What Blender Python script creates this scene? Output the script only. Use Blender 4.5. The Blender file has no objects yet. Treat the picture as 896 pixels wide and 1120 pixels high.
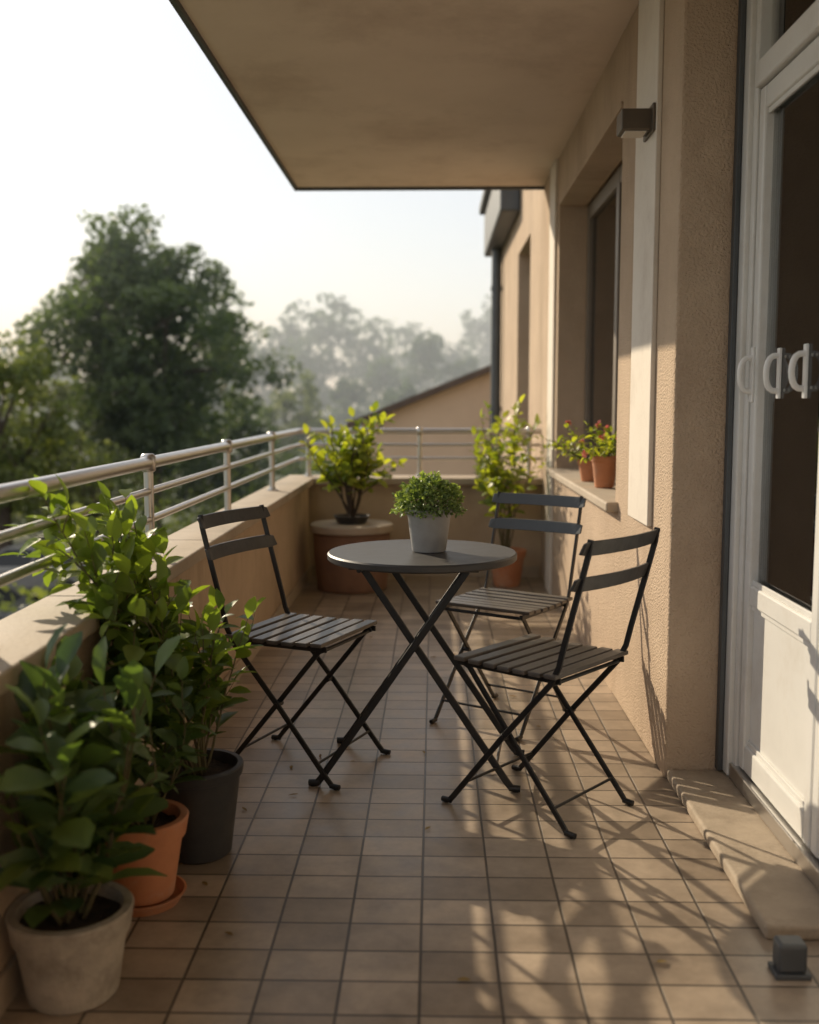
import bpy, bmesh, math, random
import numpy as np
from mathutils import Vector, Matrix
R = math.radians
rng = np.random.default_rng(7)
random.seed(7)
scene = bpy.context.scene
scene.view_settings.view_transform = 'Standard'
scene.view_settings.look = 'None'
scene.view_settings.exposure = 0

# ------------------------------------------------------------ materials
def newmat(name):
    m = bpy.data.materials.new(name); m.use_nodes = True
    nt = m.node_tree
    return m, nt, nt.nodes['Principled BSDF'], nt.nodes['Material Output']

def surf(name, c1, c2=None, rough=0.7, metallic=0.0, nscale=3.0, bscale=60.0, bump=0.2, bdist=0.003,
         c3=None, stain=1.2, rvar=0.12, spec=0.5, stretch=(1, 1, 1), streak=False):
    m, nt, p, o = newmat(name)
    N, L = nt.nodes, nt.links
    if c2 is None: c2 = tuple(x * 0.8 for x in c1)
    tc = N.new('ShaderNodeTexCoord')
    mp = N.new('ShaderNodeMapping'); mp.inputs['Scale'].default_value = stretch
    L.new(tc.outputs['Object'], mp.inputs['Vector'])
    n1 = N.new('ShaderNodeTexNoise'); n1.inputs['Scale'].default_value = nscale; n1.inputs['Detail'].default_value = 5
    n1.inputs['Roughness'].default_value = 0.65
    L.new(mp.outputs[0], n1.inputs['Vector'])
    cr = N.new('ShaderNodeValToRGB')
    cr.color_ramp.elements[0].position = 0.33; cr.color_ramp.elements[1].position = 0.67
    cr.color_ramp.elements[0].color = (*c2, 1); cr.color_ramp.elements[1].color = (*c1, 1)
    L.new(n1.outputs['Fac'], cr.inputs['Fac'])
    col = cr.outputs['Color']
    if c3 is not None:
        n3 = N.new('ShaderNodeTexNoise'); n3.inputs['Scale'].default_value = stain; n3.inputs['Detail'].default_value = 6
        n3.inputs['Roughness'].default_value = 0.72
        if streak:
            m3 = N.new('ShaderNodeMapping'); m3.inputs['Scale'].default_value = (1, 2.5, 0.7); L.new(tc.outputs['Object'], m3.inputs['Vector'])
            L.new(m3.outputs[0], n3.inputs['Vector'])
        else:
            L.new(mp.outputs[0], n3.inputs['Vector'])
        r3 = N.new('ShaderNodeValToRGB'); r3.color_ramp.elements[0].position = 0.50; r3.color_ramp.elements[1].position = 0.76
        L.new(n3.outputs['Fac'], r3.inputs['Fac'])
        mx = N.new('ShaderNodeMix'); mx.data_type = 'RGBA'
        L.new(r3.outputs['Color'], mx.inputs['Factor']); L.new(col, mx.inputs['A']); mx.inputs['B'].default_value = (*c3, 1)
        col = mx.outputs['Result']
    L.new(col, p.inputs['Base Color'])
    if bump > 0:
        n2 = N.new('ShaderNodeTexNoise'); n2.inputs['Scale'].default_value = bscale; n2.inputs['Detail'].default_value = 3
        L.new(mp.outputs[0], n2.inputs['Vector'])
        b = N.new('ShaderNodeBump'); b.inputs['Strength'].default_value = bump; b.inputs['Distance'].default_value = bdist
        L.new(n2.outputs['Fac'], b.inputs['Height']); L.new(b.outputs[0], p.inputs['Normal'])
    mr = N.new('ShaderNodeMapRange'); mr.inputs['To Min'].default_value = max(0.05, rough - rvar); mr.inputs['To Max'].default_value = min(1, rough + rvar)
    L.new(n1.outputs['Fac'], mr.inputs['Value']); L.new(mr.outputs[0], p.inputs['Roughness'])
    p.inputs['Metallic'].default_value = metallic
    p.inputs['Specular IOR Level'].default_value = spec
    return m

TW, TD = 0.165, 0.122
def tile_mat():
    m, nt, p, o = newmat('floor_tiles')
    N, L = nt.nodes, nt.links
    tc = N.new('ShaderNodeTexCoord')
    mp = N.new('ShaderNodeMapping'); mp.inputs['Location'].default_value = (0.027 + TW * 40, 0.0 + TD * 60, 0)
    L.new(tc.outputs['Object'], mp.inputs['Vector'])
    br = N.new('ShaderNodeTexBrick'); br.offset = 0.0; br.squash = 1.0
    br.inputs['Scale'].default_value = 1.0
    br.inputs['Brick Width'].default_value = TW; br.inputs['Row Height'].default_value = TD
    br.inputs['Mortar Size'].default_value = 0.0036; br.inputs['Mortar Smooth'].default_value = 0.3; br.inputs['Bias'].default_value = 0.0
    br.inputs['Color1'].default_value = (0.50, 0.395, 0.295, 1); br.inputs['Color2'].default_value = (0.31, 0.24, 0.175, 1)
    br.inputs['Mortar'].default_value = (0.095, 0.074, 0.056, 1)
    L.new(mp.outputs[0], br.inputs['Vector'])
    n = N.new('ShaderNodeTexNoise'); n.inputs['Scale'].default_value = 9; n.inputs['Detail'].default_value = 7; n.inputs['Roughness'].default_value = 0.7
    L.new(tc.outputs['Object'], n.inputs['Vector'])
    n0 = N.new('ShaderNodeTexNoise'); n0.inputs['Scale'].default_value = 1.3; n0.inputs['Detail'].default_value = 4
    L.new(tc.outputs['Object'], n0.inputs['Vector'])
    mr = N.new('ShaderNodeMapRange'); mr.inputs['From Min'].default_value = 0.3; mr.inputs['From Max'].default_value = 0.7
    mr.inputs['To Min'].default_value = 0.66; mr.inputs['To Max'].default_value = 1.14
    L.new(n.outputs['Fac'], mr.inputs['Value'])
    mr0 = N.new('ShaderNodeMapRange'); mr0.inputs['From Min'].default_value = 0.3; mr0.inputs['From Max'].default_value = 0.7
    mr0.inputs['To Min'].default_value = 0.78; mr0.inputs['To Max'].default_value = 1.12
    L.new(n0.outputs['Fac'], mr0.inputs['Value'])
    mu = N.new('ShaderNodeMath'); mu.operation = 'MULTIPLY'; L.new(mr.outputs[0], mu.inputs[0]); L.new(mr0.outputs[0], mu.inputs[1])
    vm = N.new('ShaderNodeVectorMath'); vm.operation = 'SCALE'
    L.new(br.outputs['Color'], vm.inputs[0]); L.new(mu.outputs[0], vm.inputs['Scale'])
    L.new(vm.outputs[0], p.inputs['Base Color'])
    rr = N.new('ShaderNodeMapRange'); rr.inputs['To Min'].default_value = 0.2; rr.inputs['To Max'].default_value = 0.55
    L.new(n.outputs['Fac'], rr.inputs['Value']); L.new(rr.outputs[0], p.inputs['Roughness'])
    inv = N.new('ShaderNodeMath'); inv.operation = 'SUBTRACT'; inv.inputs[0].default_value = 1.0; L.new(br.outputs['Fac'], inv.inputs[1])
    nb = N.new('ShaderNodeTexNoise'); nb.inputs['Scale'].default_value = 14; nb.inputs['Detail'].default_value = 4
    L.new(tc.outputs['Object'], nb.inputs['Vector'])
    ad = N.new('ShaderNodeMath'); ad.operation = 'MULTIPLY_ADD'; ad.inputs[1].default_value = 0.5
    L.new(nb.outputs['Fac'], ad.inputs[0]); L.new(inv.outputs[0], ad.inputs[2])
    b = N.new('ShaderNodeBump'); b.inputs['Strength'].default_value = 0.7; b.inputs['Distance'].default_value = 0.003
    L.new(ad.outputs[0], b.inputs['Height']); L.new(b.outputs[0], p.inputs['Normal'])
    return m

def leaf_mat(name, dark, light, trans=0.35, rough=0.45, tcol=None):
    m, nt, p, o = newmat(name)
    N, L = nt.nodes, nt.links
    a = N.new('ShaderNodeAttribute'); a.attribute_name = 'var'
    cr = N.new('ShaderNodeValToRGB'); cr.color_ramp.elements[0].color = (*dark, 1); cr.color_ramp.elements[1].color = (*light, 1)
    L.new(a.outputs['Fac'], cr.inputs['Fac']); L.new(cr.outputs['Color'], p.inputs['Base Color'])
    p.inputs['Roughness'].default_value = rough
    t = N.new('ShaderNodeBsdfTranslucent')
    mx = N.new('ShaderNodeMix'); mx.data_type = 'RGBA'; mx.blend_type = 'MULTIPLY'; mx.inputs['Factor'].default_value = 1
    L.new(cr.outputs['Color'], mx.inputs['A'])
    tc = tcol or (2.2, 2.2, 0.6)
    mx.inputs['B'].default_value = (*tc, 1)
    L.new(mx.outputs['Result'], t.inputs['Color'])
    ms = N.new('ShaderNodeMixShader'); ms.inputs[0].default_value = trans
    L.new(p.outputs[0], ms.inputs[1]); L.new(t.outputs[0], ms.inputs[2]); L.new(ms.outputs[0], o.inputs['Surface'])
    return m

def glass_mat(name, tint=(0.85, 0.88, 0.88), base=0.08):
    m, nt, p, o = newmat(name)
    N, L = nt.nodes, nt.links
    tr = N.new('ShaderNodeBsdfTransparent'); tr.inputs[0].default_value = (*tint, 1)
    gl = N.new('ShaderNodeBsdfGlossy'); gl.inputs['Roughness'].default_value = 0.03
    fr = N.new('ShaderNodeFresnel'); fr.inputs[0].default_value = 1.5
    ad = N.new('ShaderNodeMath'); ad.operation = 'ADD'; ad.inputs[1].default_value = base; ad.use_clamp = True
    L.new(fr.outputs[0], ad.inputs[0])
    ms = N.new('ShaderNodeMixShader'); L.new(ad.outputs[0], ms.inputs[0]); L.new(tr.outputs[0], ms.inputs[1]); L.new(gl.outputs[0], ms.inputs[2])
    L.new(ms.outputs[0], o.inputs['Surface'])
    return m

M_tile = tile_mat()
M_stucco = surf('stucco', (0.62, 0.475, 0.345), (0.52, 0.39, 0.28), 0.9, nscale=2.2, bscale=130, bump=1.0, bdist=0.009, c3=(0.42, 0.305, 0.215), stain=0.9, spec=0.2, streak=True)
M_parapet = surf('parapet_plaster', (0.60, 0.465, 0.335), (0.49, 0.37, 0.26), 0.9, nscale=3, bscale=120, bump=0.7, bdist=0.004, c3=(0.35, 0.26, 0.185), stain=1.3, spec=0.2, streak=True)
M_coping = surf('coping_stone', (0.52, 0.43, 0.33), (0.40, 0.325, 0.245), 0.75, nscale=5, bscale=90, bump=0.4, c3=(0.25, 0.20, 0.15), stain=2.5)
M_step = surf('step_stone', (0.46, 0.37, 0.275), (0.35, 0.28, 0.205), 0.8, nscale=8, bscale=90, bump=0.5, c3=(0.22, 0.17, 0.12), stain=3.5)
M_ceil = surf('ceiling_concrete', (0.79, 0.66, 0.56), (0.71, 0.585, 0.49), 0.85, nscale=1.3, bscale=40, bump=0.25, c3=(0.55, 0.43, 0.35), stain=1.1, spec=0.2)
M_cream = surf('cream_paint', (0.78, 0.71, 0.62), (0.70, 0.63, 0.54), 0.7, nscale=4, bscale=80, bump=0.25, c3=(0.56, 0.48, 0.40), stain=2)
M_darktrim = surf('dark_metal_trim', (0.11, 0.12, 0.13), (0.08, 0.085, 0.09), 0.5, 0.4, bump=0.1)
M_steel = surf('brushed_steel', (0.60, 0.58, 0.56), (0.56, 0.54, 0.52), 0.32, 1.0, nscale=3, bscale=300, bump=0.0, rvar=0.03)
M_upvc = surf('white_upvc', (0.81, 0.80, 0.77), (0.74, 0.73, 0.70), 0.35, nscale=6, bscale=40, bump=0.03, rvar=0.06, c3=(0.62, 0.59, 0.54), stain=3)
M_handle = surf('handle_white', (0.87, 0.86, 0.84), (0.84, 0.83, 0.81), 0.25, bump=0, rvar=.05)
M_black = surf('black_metal', (0.018, 0.018, 0.019), (0.028, 0.026, 0.025), 0.42, 0.3, nscale=30, bscale=250, bump=0.15, bdist=0.001)
M_slat = surf('weathered_slats', (0.13, 0.108, 0.09), (0.055, 0.047, 0.042), 0.40, nscale=14, bscale=60, bump=0.35, bdist=0.002, stretch=(0.35, 1, 1), rvar=0.1)
M_backslat = surf('painted_slats', (0.036, 0.034, 0.032), (0.055, 0.05, 0.047), 0.45, nscale=20, bscale=120, bump=0.15, bdist=0.001)
M_table = surf('table_top_enamel', (0.05, 0.046, 0.044), (0.034, 0.032, 0.031), 0.5, nscale=9, bscale=160, bump=0.12, bdist=0.001)
M_terra = surf('terracotta', (0.58, 0.24, 0.11), (0.48, 0.185, 0.085), 0.8, nscale=9, bscale=90, bump=0.3, c3=(0.50, 0.34, 0.24), stain=5)
M_blackpot = surf('black_plastic_pot', (0.028, 0.028, 0.03), (0.045, 0.043, 0.04), 0.5, nscale=10, bscale=60, bump=0.12)
M_greypot = surf('weathered_cream_pot', (0.50, 0.43, 0.34), (0.34, 0.29, 0.23), 0.85, nscale=12, bscale=80, bump=0.6, c3=(0.18, 0.15, 0.11), stain=8)
M_zinc = surf('zinc_grey_pot', (0.38, 0.37, 0.36), (0.30, 0.29, 0.28), 0.55, nscale=14, bscale=90, bump=0.15)
M_soil = surf('soil', (0.06, 0.038, 0.025), (0.026, 0.017, 0.012), 0.95, nscale=40, bscale=90, bump=1, bdist=0.01)
M_drum = surf('brown_planter', (0.27, 0.15, 0.095), (0.19, 0.105, 0.068), 0.75, nscale=6, bscale=60, bump=0.3)
M_bark = surf('bark', (0.10, 0.075, 0.052), (0.055, 0.04, 0.03), 0.9, nscale=20, bscale=60, bump=0.4, bdist=0.01)
M_stem = surf('green_stem', (0.12, 0.12, 0.045), (0.10, 0.065, 0.035), 0.7, nscale=30, bscale=60, bump=0.0)
M_curtain = surf('curtain_fabric', (0.84, 0.77, 0.66), (0.80, 0.72, 0.61), 0.9, nscale=8, bscale=300, bump=0.0)
M_room = surf('interior_plaster', (0.5, 0.42, 0.33), (0.45, 0.37, 0.29), 0.9, bump=0)
M_ground = surf('grass', (0.10, 0.125, 0.05), (0.06, 0.085, 0.035), 0.95, nscale=0.4, bscale=3, bump=0.6, bdist=0.1)
M_asph = surf('asphalt', (0.08, 0.078, 0.075), (0.06, 0.058, 0.056), 0.85, nscale=1.2, bscale=30, bump=0.4)
M_pave = surf('pavement_concrete', (0.30, 0.28, 0.25), (0.23, 0.21, 0.19), 0.85, nscale=1.5, bscale=20, bump=0.3)
M_white = surf('road_paint', (0.75, 0.75, 0.72), (0.6, 0.6, 0.57), 0.7)
M_roof = surf('roof_tiles', (0.13, 0.10, 0.085), (0.09, 0.07, 0.06), 0.8, nscale=6, bscale=12, bump=0.8, bdist=0.02)
M_house = surf('house_render', (0.66, 0.53, 0.41), (0.58, 0.46, 0.35), 0.9, nscale=1, bscale=50, bump=0.4, c3=(0.5, 0.39, 0.3), stain=0.6)
M_glass = glass_mat('door_glass', (0.97, 0.97, 0.96), 0.03)
M_wglass = glass_mat('window_glass', (0.6, 0.6, 0.6), 0.12)
M_rubber = surf('tyre_rubber', (0.02, 0.02, 0.02), (0.03, 0.03, 0.03), 0.8)
M_carglass = surf('car_glass', (0.02, 0.021, 0.022), (0.025, 0.026, 0.026), 0.25, rvar=0.05, bump=0.0)
M_brownframe = surf('brown_window_frame', (0.22, 0.18, 0.14), (0.17, 0.135, 0.105), 0.5)
M_bronze = surf('bronze_lamp', (0.16, 0.13, 0.10), (0.12, 0.10, 0.08), 0.45, 0.5)

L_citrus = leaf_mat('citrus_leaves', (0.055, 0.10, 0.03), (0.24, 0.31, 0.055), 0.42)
L_laurel = leaf_mat('laurel_leaves', (0.045, 0.09, 0.038), (0.16, 0.23, 0.08), 0.32, 0.4)
L_dark = leaf_mat('dark_small_leaves', (0.035, 0.068, 0.025), (0.10, 0.16, 0.05), 0.3)
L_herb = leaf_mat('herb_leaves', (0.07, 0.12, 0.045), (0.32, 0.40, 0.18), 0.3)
L_bright = leaf_mat('yellow_green_leaves', (0.10, 0.15, 0.03), (0.36, 0.38, 0.07), 0.45)
L_tree = leaf_mat('tree_foliage', (0.055, 0.082, 0.036), (0.145, 0.185, 0.075), 0.35, 0.6, (1.7, 1.85, 0.85))  # leaf colours slightly paled and desaturated, with some haze painted in
L_tree2 = leaf_mat('yellowish_tree_foliage', (0.09, 0.12, 0.042), (0.22, 0.24, 0.08), 0.35, 0.6, (1.7, 1.8, 0.75))  # paler, yellower leaf colour of its own
L_far = leaf_mat('distant_foliage', (0.06, 0.095, 0.055), (0.12, 0.16, 0.07), 0.25, 0.7, (1.4, 1.6, 0.9))
L_flower = leaf_mat('pink_petals', (0.6, 0.14, 0.12), (0.8, 0.36, 0.28), 0.3, 0.6, (1.2, 1, 1))
L_dry = leaf_mat('dry_leaves', (0.16, 0.09, 0.035), (0.34, 0.24, 0.08), 0.2, 0.7, (1.2, 1.1, .8))

# ------------------------------------------------------------ mesh helpers
def link(o):
    scene.collection.objects.link(o); return o

def mkobj(name, verts, faces, mat, smooth=False):
    me = bpy.data.meshes.new(name); me.from_pydata([tuple(v) for v in verts], [], faces); me.update()
    if mat: me.materials.append(mat)
    if smooth:
        for p in me.polygons: p.use_smooth = True
    return link(bpy.data.objects.new(name, me))

def group(name, kids, loc=(0, 0, 0), rotz=0.0):
    e = bpy.data.objects.new(name, None); link(e); e.empty_display_size = 0.2
    e.location = loc; e.rotation_euler = (0, 0, rotz)
    for k in kids: k.parent = e
    return e

def box(name, x0, x1, y0, y1, z0, z1, mat, bev=0.0, seg=2):
    bm = bmesh.new()
    bmesh.ops.create_cube(bm, size=1)
    for v in bm.verts:
        v.co = Vector(((x0 + x1) / 2 + v.co.x * (x1 - x0), (y0 + y1) / 2 + v.co.y * (y1 - y0), (z0 + z1) / 2 + v.co.z * (z1 - z0)))
    if bev > 0:
        bmesh.ops.bevel(bm, geom=bm.edges[:], offset=bev, segments=seg, affect='EDGES', profile=0.5)
    me = bpy.data.meshes.new(name); bm.to_mesh(me); bm.free()
    me.materials.append(mat)
    return link(bpy.data.objects.new(name, me))

def lathe(name, prof, mat, seg=48, loc=(0, 0, 0), wob=0.0):
    vs, fs = [], []
    for r, z in prof:
        for i in range(seg):
            a = 2 * math.pi * i / seg
            rr = r * (1 + wob * math.sin(3 * a + z * 9))
            vs.append((loc[0] + rr * math.cos(a), loc[1] + rr * math.sin(a), loc[2] + z))
    n = len(prof)
    for j in range(n - 1):
        for i in range(seg):
            k = (i + 1) % seg
            fs.append((j * seg + i, j * seg + k, (j + 1) * seg + k, (j + 1) * seg + i))
    if prof[0][0] > 1e-4: fs.append(tuple(reversed(range(seg))))
    if prof[-1][0] > 1e-4: fs.append(tuple((n - 1) * seg + i for i in range(seg)))
    o = mkobj(name, vs, fs, mat, True)
    o.data.set_sharp_from_angle(angle=R(35))
    return o

def tubes(name, polys, mat, seg=8):
    vs, fs = [], []
    for pts, rad in polys:
        pts = [Vector(p) for p in pts]; n = len(pts)
        if not hasattr(rad, '__len__'): rad = [rad] * n
        b0 = len(vs)
        prevx = None
        for i, p in enumerate(pts):
            t = (pts[min(i + 1, n - 1)] - pts[max(i - 1, 0)]).normalized()
            if prevx is None:
                ref = Vector((0, 0, 1)) if abs(t.z) < 0.9 else Vector((1, 0, 0))
                x = t.cross(ref).normalized()
            else:
                x = (prevx - t * prevx.dot(t)).normalized()
            prevx = x; y = t.cross(x)
            for k in range(seg):
                a = 2 * math.pi * k / seg
                vs.append(p + (x * math.cos(a) + y * math.sin(a)) * rad[i])
        for i in range(n - 1):
            for k in range(seg):
                q = (k + 1) % seg
                fs.append((b0 + i * seg + k, b0 + i * seg + q, b0 + (i + 1) * seg + q, b0 + (i + 1) * seg + k))
        fs.append(tuple(b0 + k for k in reversed(range(seg))))
        fs.append(tuple(b0 + (n - 1) * seg + k for k in range(seg)))
    o = mkobj(name, vs, fs, mat, True)
    o.data.set_sharp_from_angle(angle=R(50))
    return o

def flatbar(name, polys, mat, side, w, t):
    vs, fs = [], []
    S = Vector(side).normalized()
    for pts in polys:
        pts = [Vector(p) for p in pts]; n = len(pts); b0 = len(vs)
        for i, p in enumerate(pts):
            tg = (pts[min(i + 1, n - 1)] - pts[max(i - 1, 0)]).normalized()
            u = tg.cross(S).normalized()
            for a, b in ((-1, -1), (1, -1), (1, 1), (-1, 1)):
                vs.append(p + u * (w / 2 * a) + S * (t / 2 * b))
        for i in range(n - 1):
            for k in range(4):
                q = (k + 1) % 4
                fs.append((b0 + i * 4 + k, b0 + i * 4 + q, b0 + (i + 1) * 4 + q, b0 + (i + 1) * 4 + k))
        fs.append((b0 + 3, b0 + 2, b0 + 1, b0)); fs.append(tuple(b0 + (n - 1) * 4 + k for k in range(4)))
    bm = bmesh.new()
    me = bpy.data.meshes.new(name); me.from_pydata([tuple(v) for v in vs], [], fs)
    bm.from_mesh(me); bmesh.ops.recalc_face_normals(bm, faces=bm.faces); bm.to_mesh(me); bm.free()
    me.materials.append(mat)
    o = link(bpy.data.objects.new(name, me))
    bv = o.modifiers.new('b', 'BEVEL'); bv.width = min(w, t) * 0.25; bv.segments = 2; bv.limit_method = 'ANGLE'
    return o

def npmesh(name, V, F, var, mat, smooth=True):
    me = bpy.data.meshes.new(name)
    V = np.asarray(V, dtype=np.float32); F = np.asarray(F, dtype=np.int32)
    me.vertices.add(len(V)); me.vertices.foreach_set('co', V.ravel())
    me.loops.add(F.size); me.loops.foreach_set('vertex_index', F.ravel())
    me.polygons.add(len(F)); me.polygons.foreach_set('loop_start', np.arange(0, F.size, 4, dtype=np.int32))
    me.polygons.foreach_set('loop_total', np.full(len(F), 4, dtype=np.int32))
    me.polygons.foreach_set('use_smooth', np.full(len(F), smooth))
    me.update(calc_edges=True)
    at = me.attributes.new('var', 'FLOAT', 'POINT'); at.data.foreach_set('value', np.asarray(var, dtype=np.float32))
    me.materials.append(mat)
    return link(bpy.data.objects.new(name, me))

def norm(a): return a / np.maximum(np.linalg.norm(a, axis=-1, keepdims=True), 1e-9)

def leaves(name, B, D, ln, wd, var, mat, droop=0.25, fold=0.25, prof=(0.06, 0.72, 1.0, 0.68, 0.05), roll=0.35):
    B = np.asarray(B, float); D = norm(np.asarray(D, float)); n = len(B)
    ln = np.broadcast_to(ln, (n,)).astype(float); wd = np.broadcast_to(wd, (n,)).astype(float)
    up = np.tile([0, 0, 1.0], (n, 1)) + rng.normal(0, roll, (n, 3))
    S = norm(np.cross(D, up)); Nn = np.cross(S, D)
    st = [0.0, 0.25, 0.5, 0.8, 1.0]
    V = np.zeros((n, 15, 3))
    dr = droop * (0.5 + rng.random(n))
    for i, s in enumerate(st):
        c = B + D * (ln * s)[:, None] - Nn * (ln * dr * s * s)[:, None]
        w = (wd * 0.5 * prof[i])[:, None]
        V[:, i * 3] = c - S * w + Nn * w * fold
        V[:, i * 3 + 1] = c
        V[:, i * 3 + 2] = c + S * w + Nn * w * fold
    q = []
    for i in range(4):
        a = i * 3
        q += [(a, a + 1, a + 4, a + 3), (a + 1, a + 2, a + 5, a + 4)]
    F = (np.array(q)[None] + (np.arange(n) * 15)[:, None, None]).reshape(-1, 4)
    return npmesh(name, V.reshape(-1, 3), F, np.repeat(var, 15), mat)

def grow(base, n, length, lean, spread, leaf_len, gap, start=0.3, branch=0.15, wander=0.12, base_r=0.02, stem_r=0.004, keep=None, lift=0.05, out=0.9, pair=False):
    polys, B, D, Ls = [], [], [], []
    def stem(p, d, l, r, st):
        pts = [p.copy()]; s = 0; az = random.random() * 6.28; step = gap
        while s < l:
            d = (d + Vector((random.gauss(0, wander), random.gauss(0, wander), random.gauss(0, wander) + lift))).normalized()
            p2 = p + d * step
            if keep and not keep(p2):
                d = Vector((d.x * -0.2, d.y * 0.5, 1.0)).normalized(); p2 = p + d * step
                if not keep(p2): break
            p = p2
            pts.append(p.copy()); s += step
            az += 2.4
            if s / l > st:
                for q in ((0, math.pi) if pair else (0,)):
                    ax = d.orthogonal().normalized(); ax.rotate(Matrix.Rotation(az + q, 3, d))
                    ld = (ax * out + d * 0.55 + Vector((0, 0, 0.12))).normalized()
                    ll = leaf_len * random.uniform(0.5, 1.15) * (1.0 - 0.35 * max(0, s / l - 0.8) / 0.2)
                    if not keep or keep(p + ld * ll):
                        B.append(p.copy()); D.append(ld); Ls.append(ll)
            if random.random() < branch and s / l > 0.2 and l - s > 0.08 and r > 0.0015:
                ax = d.orthogonal().normalized(); ax.rotate(Matrix.Rotation(random.random() * 6.28, 3, d))
                stem(p.copy(), (d + ax * 0.8).normalized(), (l - s) * random.uniform(0.6, 1.0), r * 0.6, 0.1)
        if len(pts) > 1:
            m = len(pts)
            polys.append((pts, [r * (1 - 0.7 * i / (m - 1)) for i in range(m)]))
            B.append(pts[-1].copy()); D.append((pts[-1] - pts[-2]).normalized()); Ls.append(leaf_len * 0.7)
    for i in range(n):
        a = random.random() * 6.28; q = random.random() ** 0.5
        p = Vector(base) + Vector((math.cos(a), math.sin(a), 0)) * base_r * q
        d = (Vector(lean) + Vector((math.cos(a), math.sin(a), 0)) * spread * (0.3 + q)).normalized()
        stem(p, d, length * random.uniform(0.6, 1.05), stem_r, start)
    return polys, [tuple(b) for b in B], [tuple(d) for d in D], np.array(Ls)

# ------------------------------------------------------------ balcony shell
Z_C = 2.65
XW = 0.74
floor = box('tiled_balcony_floor', -1.04, 1.0, -3.0, 7.45, -0.22, 0.0, M_tile)

def prism(name, prof, y0, y1, mat):
    n = len(prof)
    vs = [(x, y0, z) for x, z in prof] + [(x, y1, z) for x, z in prof]
    fs = [tuple(range(n)), tuple(reversed(range(n, 2 * n)))] + [(i, i + n, (i + 1) % n + n, (i + 1) % n) for i in range(n)]
    o = mkobj(name, vs, fs, mat)
    bm = bmesh.new(); bm.from_mesh(o.data); bmesh.ops.recalc_face_normals(bm, faces=bm.faces); bm.to_mesh(o.data); bm.free()
    return o
wl = box('side_wall', -1.01, -0.86, -3.0, 7.42, 0.0, 0.64, M_parapet)
we = box('end_wall', -0.86, XW, 7.20, 7.42, 0.0, 0.64, M_parapet)
cp = []
y = -3.0
while y < 7.1:
    y2 = min(y + 1.15, 7.14)
    cp.append(box('coping_slab', -1.035, -0.825, y + 0.002, y2 - 0.002, 0.64, 0.685, M_coping, 0.006)); y = y2
x = -1.035
while x < XW - 0.05:
    x2 = min(x + 0.92, XW)
    cp.append(box('coping_slab', x + 0.002, x2 - 0.002, 7.142, 7.46, 0.64, 0.685, M_coping, 0.006)); x = x2
sk = box('skirting', -0.858, -0.846, -3, 7.19, 0.0, 0.075, M_coping, 0.002)
sk2 = box('skirting', -0.845, XW - 0.015, 7.188, 7.199, 0.0, 0.075, M_coping, 0.002)
group('balcony_parapet', [wl, we, sk, sk2] + cp)

sl = box('slab', -0.93, 1.3, -3.0, 7.30, Z_C, 2.87, M_ceil)
f1 = box('drip_edge', -0.955, -0.931, -3.0, 7.33, Z_C - 0.02, 2.88, M_darktrim, 0.003)
f2 = box('drip_edge', -0.93, 1.3, 7.301, 7.33, Z_C - 0.02, 2.88, M_darktrim, 0.003)
group('balcony_ceiling_slab', [sl, f1, f2])

# ---- railing
RX, RY = -0.95, 7.32
pl = []
ys = [3.47 + 1.33 * i for i in range(-4, 3)] + [RY]
for zz, rr in ((1.0, 0.021), (0.905, 0.0125), (0.81, 0.0125)):
    c = 0.07
    pts = [(RX, -3.0, zz), (RX, RY - c, zz)] + [(RX + c - c * math.cos(a), RY - c + c * math.sin(a), zz) for a in np.linspace(0.2, math.pi / 2 - 0.2, 5)] + [(RX + c, RY, zz), (XW, RY, zz)]
    pl.append((pts, rr))
rails = tubes('rails', pl, M_steel, 16)
pp = []; col = []
for yy in ys[:-1]: pp.append(([(RX, yy, 0.685), (RX, yy, 1.0)], 0.016)); col.append((RX, yy))
for xx in (-0.88, -0.1, 0.66): pp.append(([(xx, RY, 0.685), (xx, RY, 1.0)], 0.016)); col.append((xx, RY))
posts = tubes('posts', pp, M_steel, 16)
fl = []
for cx, cy in col:
    fl.append(([(cx, cy, 0.685), (cx, cy, 0.692), (cx, cy, 0.694), (cx, cy, 0.706)], [0.034, 0.034, 0.022, 0.02]))
    fl.append(([(cx, cy, 0.97), (cx, cy, 0.975), (cx, cy, 1.022), (cx, cy, 1.03)], [0.019, 0.025, 0.025, 0.018]))
flo = tubes('flanges', fl, M_steel, 16)
group('metal_balcony_railing', [rails, posts, flo])

# ---- building
B = []
B.append(box('pier', XW, 1.15, 3.28, 4.3, 0.0, Z_C, M_stucco, 0.008, 2))
B.append(box('wall_below_window', XW + 0.001, 1.15, 4.3, 6.4, 0.0, 0.76, M_stucco))
B.append(box('wall_above_window', XW + 0.001, 1.15, 4.3, 6.4, 2.38, Z_C, M_stucco))
B.append(box('wall_far_of_window', XW, 1.15, 6.4, 8.3, 0.0, 3.25, M_stucco))
B.append(box('wall_below_balcony', XW + 0.001, 6, -3.0, 12.0, -4.0, -0.22, M_stucco))
B.append(box('wing_wall_low', XW, 1.15, 8.3, 9.5, -0.22, 0.85, M_stucco))
B.append(box('wing_wall_high', XW, 1.15, 8.3, 9.5, 2.5, 3.25, M_stucco))
B.append(box('wing_wall_end', XW, 6, 9.5, 12.0, -0.22, 3.25, M_stucco))
B.append(box('wall_above_door', 0.89, 1.15, 1.3, 3.28, 2.52, Z_C, M_stucco))
B.append(box('wall_near', XW, 1.15, -3.0, 1.3, 0.0, Z_C, M_stucco))
B.append(box('upper_storey', XW, 6, -3.0, 8.3, 2.87, 6.0, M_stucco))
B.append(box('trim_strip', XW - 0.018, XW, 3.56, 3.92, 0.78, Z_C, M_cream, 0.004))
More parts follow.
